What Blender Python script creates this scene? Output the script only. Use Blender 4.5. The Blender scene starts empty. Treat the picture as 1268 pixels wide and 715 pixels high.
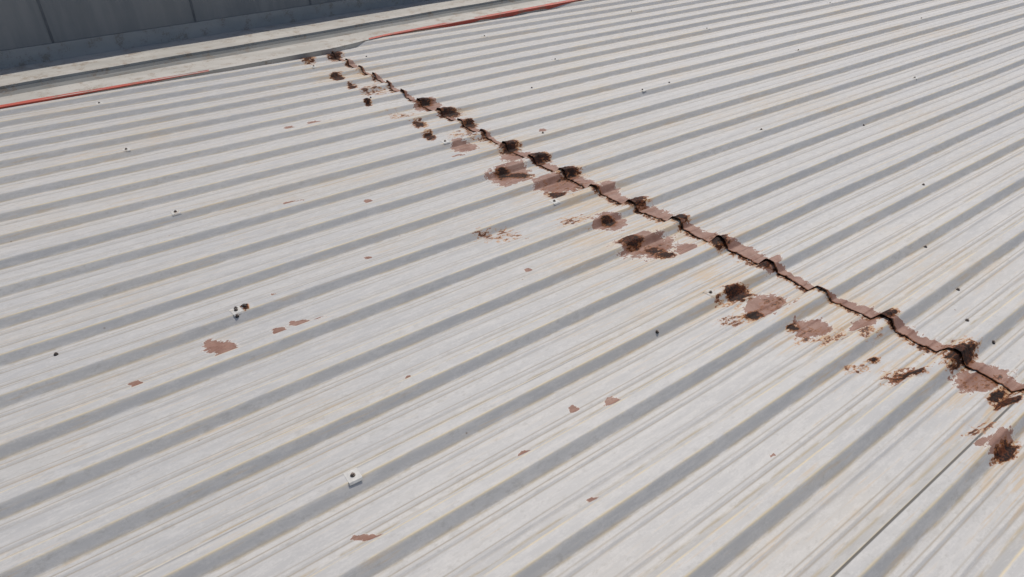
import bpy, math, random
import numpy as np
from mathutils import Vector
from mathutils.bvhtree import BVHTree
random.seed(4); rng=np.random.default_rng(7)
S=bpy.context.scene
H0=0.031           # rib height
CAMH=1.514
Y0=0.547; PITCH=0.25

# ---------------------------------------------------------------- helpers
def vnoise(x,y,seed=0):
    r=np.random.default_rng(seed).random((256,256))
    xi=np.floor(x).astype(int); yi=np.floor(y).astype(int)
    fx=x-xi; fy=y-yi; fx=fx*fx*(3-2*fx); fy=fy*fy*(3-2*fy)
    a=r[xi%256,yi%256]; b=r[(xi+1)%256,yi%256]; c=r[xi%256,(yi+1)%256]; d=r[(xi+1)%256,(yi+1)%256]
    return (a*(1-fx)+b*fx)*(1-fy)+(c*(1-fx)+d*fx)*fy
def fbm(x,y,seed=0,o=4):
    s=0;a=1;t=0
    for i in range(o):
        s=s+a*vnoise(x*2**i+17*i,y*2**i+31*i,seed+i); t+=a; a*=.5
    return s/t

class NT:
    def __init__(s,name):
        s.m=bpy.data.materials.new(name); s.m.use_nodes=True
        s.t=s.m.node_tree; s.t.nodes.clear()
        s.out=s.t.nodes.new('ShaderNodeOutputMaterial')
        s.b=s.t.nodes.new('ShaderNodeBsdfPrincipled')
        s.t.links.new(s.b.outputs[0],s.out.inputs[0])
    def set(s,inp,v):
        if isinstance(v,bpy.types.NodeSocket): s.t.links.new(v,inp)
        elif v is not None:
            if isinstance(v,(tuple,list)) and len(v)==3 and inp.type=='RGBA': v=(*v,1)
            inp.default_value=v
    def n(s,typ,ins={},**kw):
        nd=s.t.nodes.new(typ)
        for k,v in kw.items(): setattr(nd,k,v)
        for k,v in ins.items(): s.set(nd.inputs[k],v)
        return nd
    def math(s,op,a,b=None,c=None,clamp=False):
        nd=s.n('ShaderNodeMath',operation=op,use_clamp=clamp)
        for i,v in enumerate((a,b,c)):
            if v is not None: s.set(nd.inputs[i],v)
        return nd.outputs[0]
    def ramp(s,x,lo,hi,a=0.,b=1.):
        nd=s.n('ShaderNodeMapRange',{'Value':x,'From Min':lo,'From Max':hi,'To Min':a,'To Max':b},interpolation_type='SMOOTHSTEP')
        return nd.outputs[0]
    def mix(s,f,a,b,blend='MIX'):
        nd=s.n('ShaderNodeMix',data_type='RGBA',blend_type=blend)
        s.set(nd.inputs[0],f); s.set(nd.inputs[6],a); s.set(nd.inputs[7],b)
        return nd.outputs[2]
    def noise(s,vec,scale,detail=4,rough=.55,dist=0):
        return s.n('ShaderNodeTexNoise',{'Vector':vec,'Scale':scale,'Detail':detail,'Roughness':rough,'Distortion':dist}).outputs[0]
    def scale(s,vec,v):
        return s.n('ShaderNodeVectorMath',{0:vec,1:v},operation='MULTIPLY').outputs[0]
    def obj(s): return s.n('ShaderNodeTexCoord').outputs['Object']
    def bump(s,h,st,dist=.001):
        nd=s.n('ShaderNodeBump',{'Height':h,'Strength':st,'Distance':dist}); s.set(s.b.inputs['Normal'],nd.outputs[0])

# ---------------------------------------------------------------- roof material
def roof_mat():
    k=NT('weathered_painted_steel')
    o=k.obj(); sep=k.n('ShaderNodeSeparateXYZ',{0:o}); X,Y,Z=sep.outputs
    A=lambda nm:k.n('ShaderNodeAttribute',attribute_name=nm).outputs['Fac']
    peel,rust,au=A('peel'),A('rust'),A('ribu')
    M=lambda a,b:k.math('MULTIPLY',a,b)
    C=lambda a,s:k.math('MULTIPLY',k.math('SUBTRACT',a,.5),s)
    str1=k.noise(k.scale(o,(.8,14,1)),1.0,4,.6)
    str2=k.noise(k.scale(o,(4,75,1)),1.0,4,.65)
    big=k.noise(k.scale(o,(.7,1.6,1)),1.1,3,.55)
    fine=k.noise(k.scale(o,(.8,1,1)),150,3,.7)
    med=k.noise(k.scale(o,(.35,1.3,1)),38,5,.7)
    n1=k.noise(k.scale(o,(.62,1.1,1)),46,7,.74)
    n3=k.noise(o,14,3,.6)
    sh=k.math('FLOOR',k.math('ADD',Y,1-.313))
    wn=k.n('ShaderNodeTexWhiteNoise',{'W':sh},noise_dimensions='1D').outputs['Value']
    col=k.mix(k.ramp(str1,.3,.7),(.365,.360,.352),(.435,.424,.405))
    col=k.mix(M(k.ramp(str2,.46,.72),.5),col,(.505,.486,.45))
    col=k.mix(M(k.ramp(big,.45,.7),.45),col,(.415,.385,.335))
    col=k.mix(k.ramp(wn,0,1,0,.18),col,(.29,.30,.31))
    col=k.mix(M(k.ramp(k.math('ADD',med,M(fine,.5)),.70,.90),.35),col,(.52,.505,.48))
    col=k.mix(M(k.ramp(k.math('ADD',n1,M(str1,.4)),.73,.90),.34),col,(.25,.235,.21))
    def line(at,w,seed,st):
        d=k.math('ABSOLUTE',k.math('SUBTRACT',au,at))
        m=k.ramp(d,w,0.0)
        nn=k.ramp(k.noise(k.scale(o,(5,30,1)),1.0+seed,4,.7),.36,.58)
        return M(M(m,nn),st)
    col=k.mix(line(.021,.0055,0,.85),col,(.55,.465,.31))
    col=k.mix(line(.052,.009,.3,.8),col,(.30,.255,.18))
    dd=k.math('ABSOLUTE',k.math('SUBTRACT',au,.084))
    col=k.mix(M(k.ramp(k.math('ABSOLUTE',k.math('SUBTRACT',dd,.010)),.0045,0),k.ramp(str1,.35,.6,.25,.85)),col,(.28,.25,.205))  # darker lines painted at the stiffener feet to strengthen their shading
    # brown dirt washing down the sheets around the end lap
    near=k.ramp(k.math('ABSOLUTE',k.math('SUBTRACT',X,2.15)),.55,.05)
    drip=k.ramp(k.math('ADD',k.math('ADD',str2,M(big,.5)),M(near,.10)),.82,.96)
    col=k.mix(M(drip,k.math('ADD',.42,M(near,.2))),col,(.42,.30,.17))
    vor=k.n('ShaderNodeTexVoronoi',{'Vector':o,'Scale':9,'Randomness':1})
    sp=k.ramp(vor.outputs['Distance'],.05,.02)
    sp=M(sp,k.ramp(k.n('ShaderNodeSeparateColor',{0:vor.outputs['Color']}).outputs[0],.72,.77))
    col=k.mix(M(sp,.65),col,(.15,.10,.07))
    fy=k.math('FRACT',k.math('ADD',Y,1.5-.313))
    dl=k.math('ABSOLUTE',k.math('SUBTRACT',fy,.5))
    lap=M(k.ramp(dl,.004,.0015),k.ramp(k.noise(k.scale(o,(1.3,1,1)),1.2,3),.38,.55))
    lap=k.math('MAXIMUM',M(lap,.35),M(k.ramp(dl,.005,.002),k.ramp(Y,.9,.6,0,.9)))
    col=k.mix(lap,col,(.05,.047,.043))
    # rust halo, primer, rust
    hal=k.math('ADD',k.math('ADD',rust,C(n1,3.0)),C(fine,.8))
    halo=M(k.ramp(hal,-.12,.18),.8)
    col=k.mix(halo,col,k.mix(k.ramp(fine,.4,.6),(.48,.32,.16),(.34,.15,.055)))
    pf=k.math('ADD',peel,k.math('ADD',C(n1,2.3),C(n3,1.6)))
    rim=k.ramp(pf,-.14,-.04); pm=k.ramp(pf,.02,.045)
    col=k.mix(M(rim,.5),col,(.56,.53,.48))
    pc=k.mix(k.ramp(n3,.35,.65),(.175,.082,.055),(.245,.138,.102))
    pc=k.mix(M(k.ramp(fine,.5,.7),.5),pc,(.12,.05,.030))
    pc=k.mix(M(k.ramp(str2,.55,.7),.3),pc,(.32,.235,.19))
    col=k.mix(pm,col,pc)
    rf=k.math('ADD',rust,k.math('ADD',C(n1,2.9),C(n3,1.0)))
    rm=k.ramp(rf,.11,.15)
    rc=k.mix(k.ramp(k.math('ADD',fine,M(n3,.6)),.78,1.02),(.016,.008,.006),(.10,.030,.012))
    rc=k.mix(k.ramp(rf,.42,.12),rc,(.22,.078,.024))
    col=k.mix(rm,col,rc)
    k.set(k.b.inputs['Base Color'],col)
    k.b.inputs['Roughness'].default_value=.60
    k.set(k.b.inputs['Specular IOR Level'],k.ramp(rust,-.1,.2,.4,.1))
    hgt=k.math('ADD',M(fine,.3),M(med,.4))
    hgt=k.math('ADD',hgt,M(M(k.ramp(rust,0,.3),n1),3.5))
    k.bump(hgt,.6,.0015)
    return k.m
ROOF=roof_mat()

def simple(name,c1,c2,sc=(6,6,6),rough=.6,metal=0,bump=.2,spots=None):
    k=NT(name); o=k.obj()
    n=k.noise(k.scale(o,sc),1,5,.6); f=k.noise(o,90,4,.6)
    col=k.mix(k.ramp(n,.3,.7),c1,c2)
    if spots: col=k.mix(k.math('MULTIPLY',k.ramp(k.math('ADD',k.math('MULTIPLY',f,.5),k.noise(o,9,4,.7)),.76,.92),.8),col,spots)
    k.set(k.b.inputs['Base Color'],col); k.b.inputs['Roughness'].default_value=rough; k.b.inputs['Metallic'].default_value=metal
    k.bump(f,bump,.001); return k.m

# ---------------------------------------------------------------- survey of marks (mm on roof, half sizes)
PEEL=[(288,2145,17,9),(9,2108,12,3),(594,2100,17,4),(492,2119,9,4),(929,3104,10,3),(351,3097,5,2.5),(748,1600,4.5,3.5),(1098,1150,6,4),(1221,1101,9,5),(859,1093,7,4),(905,843,6,4),(352,1106,16,3.5),(2574,3145,5,2),(1505,4121,12,2),(1333,4138,8,1.6),(565,2360,4,2),(2031,3212,14,5),(1931,3102,8,3),(2015,2729,24,12),(2133,2473,27,9),(2059,1998,18,8),(2045,1745,34,13),(2295,2247,12,7),(2097,943,23,10),(2083,1137,24,12),(2261,840,12,8),(1963,302,7,5),(2305,435,26,13),(2112,589,16,7),(2330,1300,12,8),(2200,2900,20,6),(2020,270,12,12),(2180,1620,14,6),(2235,3990,16,5),
 (1500,1900,5,2),(1000,2400,5,1.5),(2900,2600,4,1.6),(1250,2900,5,2),(1450,650,4,2)]
RUST=[(2027,5600,10,4),(2265,5574,10,5),(2026,4981,9,3),(2015,4702,6,3),(1929,4276,5,2.5),(2016,3707,10,4),(1955,3483,8,4),(2265,3754,16,4),(2235,4029,12,4),(2257,3490,10,4),(2227,3017,15,7),(2258,2781,16,6),(1975,2743,11,6),(2262,2526,18,6),(2059,2385,15,4),(2288,2053,17,7),(2059,1998,12,5),(1990,1790,17,8),(2050,1690,14,5),(2058,1639,14,5),(2330,1797,11,5),(2300,1549,13,8),(2051,1247,20,9),(1986,1122,15,6),(2112,589,20,8),(2351,529,19,15),(2373,808,13,6),(2041,984,9,6),(2105,707,8,4),(2013,245,13,13),(2261,368,12,8),(2232,332,12,8),(432,2300,6,4),(2290,1300,9,5),(2050,2690,18,4)]
SPECK=[(1575,2209,34,10),(2150,2420,40,14),(2120,1120,30,14),(2080,900,40,14),(2010,720,22,7),(2290,430,34,14),(2060,1700,40,12),(1990,1240,30,9),(2330,1600,16,10),(2030,330,16,14),(2350,560,24,18),(2100,600,30,13),(1900,1150,24,10),(2150,3350,30,8),(1940,2100,30,10),(2200,800,20,10),(2000,3900,24,6),(2080,4500,24,5)]
def field(Xg,Yg,lst,scale=1.0):
    f=np.full(Xg.shape,-1.0)
    for x,y,a,b in lst:
        x/=1000;y/=1000
        L=math.sqrt(x*x+y*y+CAMH**2)
        v1=np.array([.803,-.596])*a*L/830*scale
        u=-np.array([x,y])/math.hypot(x,y); v2=u*b*L*L/(830*CAMH)*scale
        Mi=np.linalg.inv(np.array([[v1[0],v2[0]],[v1[1],v2[1]]]))
        dx=Xg-x;dy=Yg-y
        p=Mi[0,0]*dx+Mi[0,1]*dy;q=Mi[1,0]*dx+Mi[1,1]*dy
        f=np.maximum(f,np.clip(1-np.sqrt(p*p+q*q),-1,1))
    return f

# ---------------------------------------------------------------- rib profile
TOP=.021; BASE=.050
h=[.0195,.0225,.029,.036,.043,.0485,.0515,.058,.066,.073,.0767,.0803,.084,.0877,.0913,.095,.105,.115]
us=np.array([-.125]+[-a for a in h[::-1]]+[-.014,-.007,0,.007,.014]+h)
def prof(u):
    a=np.abs(u)
    t=np.clip((BASE-a)/(BASE-TOP),0,1)
    s=np.clip(1-np.abs(a-.084)/.010,0,1)
    return H0*t+.0038*s*s*(3-2*s)

edgeY=np.array([-2,.363,.544,.70,.878,1.048,1.219,1.388,1.53,1.72,2.02,2.2,2.37,2.61,2.82,3.17,3.84,9])*1.479
edgeX=np.array([1.61,1.605,1.61,1.592,1.60,1.588,1.58,1.555,1.54,1.535,1.522,1.53,1.528,1.522,1.518,1.545,1.55,1.55])*1.479-.045
def seam(y): return np.interp(y,edgeY,edgeX)+(vnoise(y*9,y*0+3,5)-.5)*.016+(vnoise(y*40,y*0+3,6)-.5)*.007
# line of the sheet ends at the eaves (runs slightly out of square to the ribs)
def eave(x): return np.interp(x,np.array([-4,-.13,1.18,2.3,2.9,5.5,14,22]),np.array([3.70,3.765,3.79,3.85,3.945,4.09,4.55,5.0])*1.479)

K0,K1=-11,29
ys=np.concatenate([Y0+PITCH*kk+us for kk in range(K0,K1)]); rib_k=np.concatenate([np.full(len(us),kk) for kk in range(K0,K1)])
uu=np.concatenate([us]*(K1-K0))

def build_sheet(name,T,upper):
    Yg=np.repeat(ys[None,:],len(T),0)
    Xg=seam(Yg)+T[:,None] if upper else np.repeat(T[:,None],len(ys),1)
    U=np.repeat(uu[None,:],len(T),0)
    z=prof(U)
    pan=np.clip((np.abs(U)-.05)/.03,0,1)
    z=z+pan*(fbm(Xg*1.1,Yg*3,11,3)-.5)*.005
    z=z+(fbm(Xg*.35,Yg*.35,21,2)-.5)*.02
    kk=np.repeat(rib_k[None,:],len(T),0)
    z=z+(vnoise(kk*7.3,Xg*.9,33)-.5)*.005*np.clip(1-np.abs(U)/.07,0,1)
    Yo=Yg+(vnoise(Xg*1.3,kk*5.1,41)-.5)*.007
    z=z+np.where(((kk+1)%4==0)&(U>.0145)&(U<.06),-.002,0)
    peel=field(Xg,Yg,PEEL)+.12; rust=field(Xg,Yg,RUST)
    spk=field(Xg,Yg,SPECK); rust=np.maximum(rust,np.minimum(spk*.8-.32,.04))
    d=Xg-seam(Yg)
    crest=np.clip(1-(np.abs(U)-.018)/.03,0,1)
    if upper:
        lift=.0025+.004*vnoise(Yg*14,Yg*0,51)*np.exp(-np.maximum(d,0)/.03)
        rnd=vnoise(kk*3.7,kk*0+.5,61)
        lift=lift+crest*(.001+.013*rnd*rnd)*np.exp(-np.maximum(d,0)/.03)
        z=z+lift
        w=.052+.07*vnoise(Yg*5,Yg*0+9,71)-.035*crest
        w=w*np.interp(Yg,[2.2,2.8,3.6],[1,.65,.42])
        peel=np.maximum(peel,np.clip(1.4*(1-d/w),-1,2.2))
        wr=.005+.016*vnoise(Yg*11,Yg*0+2,81)*(.4+crest)
        rust=np.maximum(rust,np.clip(.6*(1-d/wr),-1,.4))
    else:
        w=.010+.035*vnoise(Yg*8,Yg*0+4,91)
        rust=np.maximum(rust,np.clip((1-np.abs(d)/w)*.5-.1,-1,.2))
    rr=np.clip(rust,0,1)
    z=z+rr*(.002+.014*fbm(Xg*60,Yg*60,101,3))*(.35+crest)
    nx,ny=Xg.shape
    co=np.stack([Xg,Yo,z],-1).reshape(-1,3)
    i=np.arange(nx-1)[:,None]*ny+np.arange(ny-1)[None,:]
    q=np.stack([i,i+ny,i+ny+1,i+1],-1).reshape(-1,4)
    ok=(Yg<eave(Xg)+.05).ravel()
    q=q[ok[q].all(1)]
    me=bpy.data.meshes.new(name)
    me.vertices.add(len(co)); me.vertices.foreach_set('co',co.ravel().astype(np.float32))
    me.loops.add(q.size); me.loops.foreach_set('vertex_index',q.ravel().astype(np.int32))
    me.polygons.add(len(q)); me.polygons.foreach_set('loop_start',np.arange(0,q.size,4,dtype=np.int32))
    me.update(calc_edges=True)
    for nm,a in (('peel',peel),('rust',rust),('ribu',np.abs(U))):
        at=me.attributes.new(nm,'FLOAT','POINT'); at.data.foreach_set('value',a.ravel().astype(np.float32))
    me.polygons.foreach_set('use_smooth',np.ones(len(q),dtype=bool))
    me.materials.append(ROOF); me.update()
    ob=bpy.data.objects.new(name,me); S.collection.objects.link(ob); return ob

def empty(name,loc=(0,0,0),rz=0):
    e=bpy.data.objects.new(name,None); e.location=loc; e.rotation_euler=(0,0,rz); S.collection.objects.link(e); return e
roof=empty('corrugated_metal_roof')
xs=np.concatenate([np.arange(-4,-.6,.05),np.arange(-.6,1.7,.013),np.arange(1.7,2.56,.007)])
lo=build_sheet('lower_sheeting',xs,False); lo.parent=roof
t=np.concatenate([np.arange(0,.2,.005),np.arange(.2,1.2,.02),np.arange(1.2,8,.035),np.arange(8,20,.25)])
up=build_sheet('upper_sheeting',t,True); up.parent=roof

# ---------------------------------------------------------------- generic mesh builder
def mesh(name,vf,mat,parent=None,smooth=False):
    v,f=vf; me=bpy.data.meshes.new(name); me.from_pydata(v,[],f); me.materials.append(mat); me.update()
    ob=bpy.data.objects.new(name,me); S.collection.objects.link(ob)
    if parent: ob.parent=parent
    if smooth:
        for p in me.polygons: p.use_smooth=True
    return ob
def box(x0,x1,y0,y1,z0,z1):
    v=[(x,y,z) for z in (z0,z1) for y in (y0,y1) for x in (x0,x1)]
    return v,[(0,2,3,1),(4,5,7,6),(0,1,5,4),(2,6,7,3),(0,4,6,2),(1,3,7,5)]
def join(parts):
    V=[];F=[]
    for v,f in parts:
        n=len(V);V+=v;F+=[tuple(i+n for i in q) for q in f]
    return V,F
def cyl(x,y,z0,z1,r0,r1,n=6,rot=0):
    v=[(x+r0*math.cos(rot+2*math.pi*i/n),y+r0*math.sin(rot+2*math.pi*i/n),z0) for i in range(n)]
    v+=[(x+r1*math.cos(rot+2*math.pi*i/n),y+r1*math.sin(rot+2*math.pi*i/n),z1) for i in range(n)]
    f=[(i,(i+1)%n,n+(i+1)%n,n+i) for i in range(n)]+[tuple(range(n,2*n))]
    return v,f
PLATE=simple('faded_saddle_paint',(.40,.392,.37),(.52,.51,.475),(40,40,40),rough=.65,spots=(.32,.25,.18))
STEEL=simple('dull_zinc_steel',(.07,.06,.055),(.16,.13,.11),(40,40,40),rough=.5,metal=.5)
RUB=simple('black_neoprene',(.02,.02,.02),(.04,.035,.03),rough=.8)
def saddle(x,y,z,a):
    v=[];c,s=math.cos(a),math.sin(a)
    pr=[(-.0255,-.0050),(-.0205,.0004),(0,.0011),(.0205,.0004),(.0255,-.0050)]
    for px in (-.020,.020):
        for py,pz in pr: v.append((x+px*c-py*s,y+px*s+py*c,z+pz))
    v+=[(p[0],p[1],p[2]-.0012) for p in v[:10]]
    f=[(i,i+5,i+6,i+1) for i in range(4)]
    f+=[(i+10,i+11,i+16,i+15) for i in range(4)]
    f+=[(i,i+1,i+11,i+10) for i in range(4)]+[(i+5,i+15,i+16,i+6) for i in range(4)]+[(0,10,15,5),(4,9,19,14)]
    return v,f
plates=[];heads=[];rub=[]
def screw(x,y,z,plate=True,s=1):
    z-=.001
    if plate: plates.append(saddle(x,y,z,random.uniform(-.2,.2))); z+=.0011
    rub.append(cyl(x,y,z-.003,z+.002,.0078*s,.0074*s,10))
    heads.append(cyl(x,y,z+.002,z+.003,.0068*s,.0068*s,12)); heads.append(cyl(x,y,z+.003,z+.0075,.0043*s,.0041*s,6,random.random()))
dg=bpy.context.evaluated_depsgraph_get()
bl=BVHTree.FromObject(lo,dg); bu=BVHTree.FromObject(up,dg)
def top(x,y):
    zs=[]
    for b in (bl,bu):
        hh=b.ray_cast(Vector((x,y,2)),Vector((0,0,-1)))
        if hh[0] is not None: zs.append(hh[0].z)
    return max(zs) if zs else 0
for xr,kset in ((.414,range(3,22,4)),(1.95,range(3,22,4)),(3.63,range(3,22,4)),(5.53,range(3,22,4)),(7.62,range(3,24,4)),(9.6,range(3,26,4))):
    for kq in kset:
        x=xr+random.uniform(-.02,.02);y=Y0+.25*kq+random.uniform(-.004,.004)
        if y<eave(x)-.05: screw(x,y,top(x,y)+.001,plate=(xr<3 or kq>5))
for x,y in ((.43,2.30),(.40,2.31),(-.195,2.455),(3.05,.99),(2.81,.74),(1.60,1.26),(2.62,.62),(2.55,.5),(2.5,3.05),(4.3,2.0),(.39,2.27),(2.43,5.3),(3.0,3.8),(4.9,1.3),(3.9,3.3)):
    screw(x,y,top(x,y)+.001,False,1.0)
mesh('saddle_washers',join(plates),PLATE,roof); mesh('screw_heads',join(heads),STEEL,roof); mesh('rubber_washers',join(rub),RUB,roof)

# ---------------------------------------------------------------- eaves flashing
FL=simple('cream_painted_flashing',(.34,.325,.29),(.43,.41,.37),(2,8,8),rough=.6,spots=(.25,.20,.15))
DK=simple('grey_gutter_metal',(.13,.135,.13),(.19,.19,.18),(2,8,8),rough=.7,spots=(.13,.10,.07))
RED=simple('red_oxide_edge',(.33,.045,.028),(.42,.075,.045),(5,30,30),rough=.65,spots=(.22,.10,.07))
fx=np.linspace(-4,21,260)
SL=.095
def LW(x): return 6.33+SL*(x+.07)
def strip(rows):
    n=len(rows);v=[]
    for x in fx:
        for fn,z in rows: v.append((x,float(fn(x)),z+.002*math.sin(x*2.1)+.001*math.sin(x*7)))
    f=[(i*n+j,(i+1)*n+j,(i+1)*n+j+1,i*n+j+1) for i in range(len(fx)-1) for j in range(n-1)]
    return v,f
flash=empty('eaves_flashing')
off=lambda d:(lambda x:LW(x)-d)
ev=lambda d:(lambda x:eave(x)+d)
mesh('apron_strip',strip([(ev(0),-.02),(ev(0),.047),(ev(.03),.052),(off(.56),.058),(off(.558),.03)]),FL,flash)
mesh('gutter_channel',strip([(off(.556),.045),(off(.55),.028),(off(.33),.028),(off(.312),.050)]),DK,flash)
mesh('outer_capping',strip([(off(.310),.028),(off(.308),.068),(off(.15),.074),(off(.0),.07),(off(-.003),.0)]),FL,flash)
def lip(xa,wf):
    v=[]
    for x in xa:
        y=float(eave(x));w=wf(x)*(1+.25*math.sin(x*9)+.15*math.sin(x*23)); zt=.0475
        v+= [(x,y-.004,zt-w*.9-.001),(x,y-.006,zt-.001),(x,y+.012,zt+.004),(x,y+.012+w*.6,zt+.0065)]
    f=[(i*4+j,(i+1)*4+j,(i+1)*4+j+1,i*4+j+1) for i in range(len(xa)-1) for j in range(3)]
    return v,f
mesh('red_edge_strip_near',lip(np.linspace(-4,1.25,90),lambda x:.022*min(1,max(.02,(1.3-x)/1.6))),RED,flash)
mesh('red_edge_strip_far',lip(np.linspace(2.7,20,200),lambda x:.034*min(1,max(.02,(x-2.65)/1.2))),RED,flash)

# ---------------------------------------------------------------- wall
def wallmat():
    k=NT('dark_grey_cladding'); o=k.obj()
    n=k.noise(k.scale(o,(10,1,1.2)),1,5,.6); b=k.noise(o,1.2,4,.6)
    col=k.mix(k.ramp(n,.3,.7),(.165,.175,.18),(.215,.22,.22))
    col=k.mix(k.math('MULTIPLY',k.ramp(b,.45,.7),.4),col,(.235,.232,.22))
    k.set(k.b.inputs['Base Color'],col);k.b.inputs['Roughness'].default_value=.6
    k.bump(k.noise(o,60,4),.2,.001);return k.m
WM=wallmat()
wall=empty('parapet_wall',(-.07,6.72,0),math.atan(SL))
pn=[];jt=[]
x=.45-1.15*4
while x<21:
    pn.append(box(x+.004,x+1.146,0,.05,.16,.95)); jt.append(box(x-.014,x+.0035,-.004,.048,.162,.948))
    x+=1.15
mesh('cladding_panels',join(pn),WM,wall)
mesh('joint_strips',join(jt),simple('joint_grey',(.08,.09,.10),(.11,.12,.13)),wall)
mesh('backing',box(-4.2,21,.053,.2,-6,.94),simple('wall_core',(.04,.04,.045),(.06,.06,.06)),wall)
mesh('coping',box(-4.25,21.05,-.04,.24,.952,1.0),DK,wall)
BF=simple('grey_base_flashing',(.26,.27,.27),(.33,.33,.32),(2,6,6),spots=(.2,.18,.15))
mesh('base_flashing',box(-4.2,21,-.012,.048,-.1,.158),BF,wall)
mesh('base_ledge',box(-4.2,21,-.386,-.014,-.12,.03),BF,wall)

# building under the roof, ground
bld=empty('warehouse_building')
mesh('walls',box(-3.9,20,-2.2,5.3,-6,-.06),simple('rendered_wall',(.42,.40,.36),(.5,.48,.44),(1,1,1)),bld)
mesh('ground',([(-3000,-3000,-6.004),(3000,-3000,-6.004),(3000,3000,-6.004),(-3000,3000,-6.004)],[(0,1,2,3)]),simple('sandy_ground',(.24,.21,.17),(.30,.27,.22),(.2,.2,.2)))

# ---------------------------------------------------------------- light
sd=Vector((.45,.27,.85)).normalized()
L=bpy.data.lights.new('sun','SUN');L.energy=2.95;L.angle=math.radians(.5);L.color=(1,.95,.88)
lo_=bpy.data.objects.new('sun',L);S.collection.objects.link(lo_);lo_.rotation_euler=sd.to_track_quat('Z','Y').to_euler()
w=bpy.data.worlds.new('World');S.world=w;w.use_nodes=True
nt=w.node_tree;bg=nt.nodes['Background'];sky=nt.nodes.new('ShaderNodeTexSky');sky.sky_type='NISHITA';sky.sun_disc=False
sky.sun_elevation=math.asin(sd.z);sky.sun_rotation=math.atan2(sd.x,sd.y)
sky.dust_density=3
nt.links.new(sky.outputs[0],bg.inputs[0]);bg.inputs[1].default_value=.115
# ---------------------------------------------------------------- camera
c=bpy.data.cameras.new('camera');c.sensor_width=36;c.lens=36*830/1268;c.clip_start=.05;c.clip_end=8000
co=bpy.data.objects.new('camera',c);S.collection.objects.link(co);co.location=(0,0,CAMH)
co.rotation_euler=(math.radians(90-33.6),0,math.radians(-36.6));S.camera=co
S.view_settings.view_transform='Standard';S.view_settings.look='None';S.view_settings.exposure=0
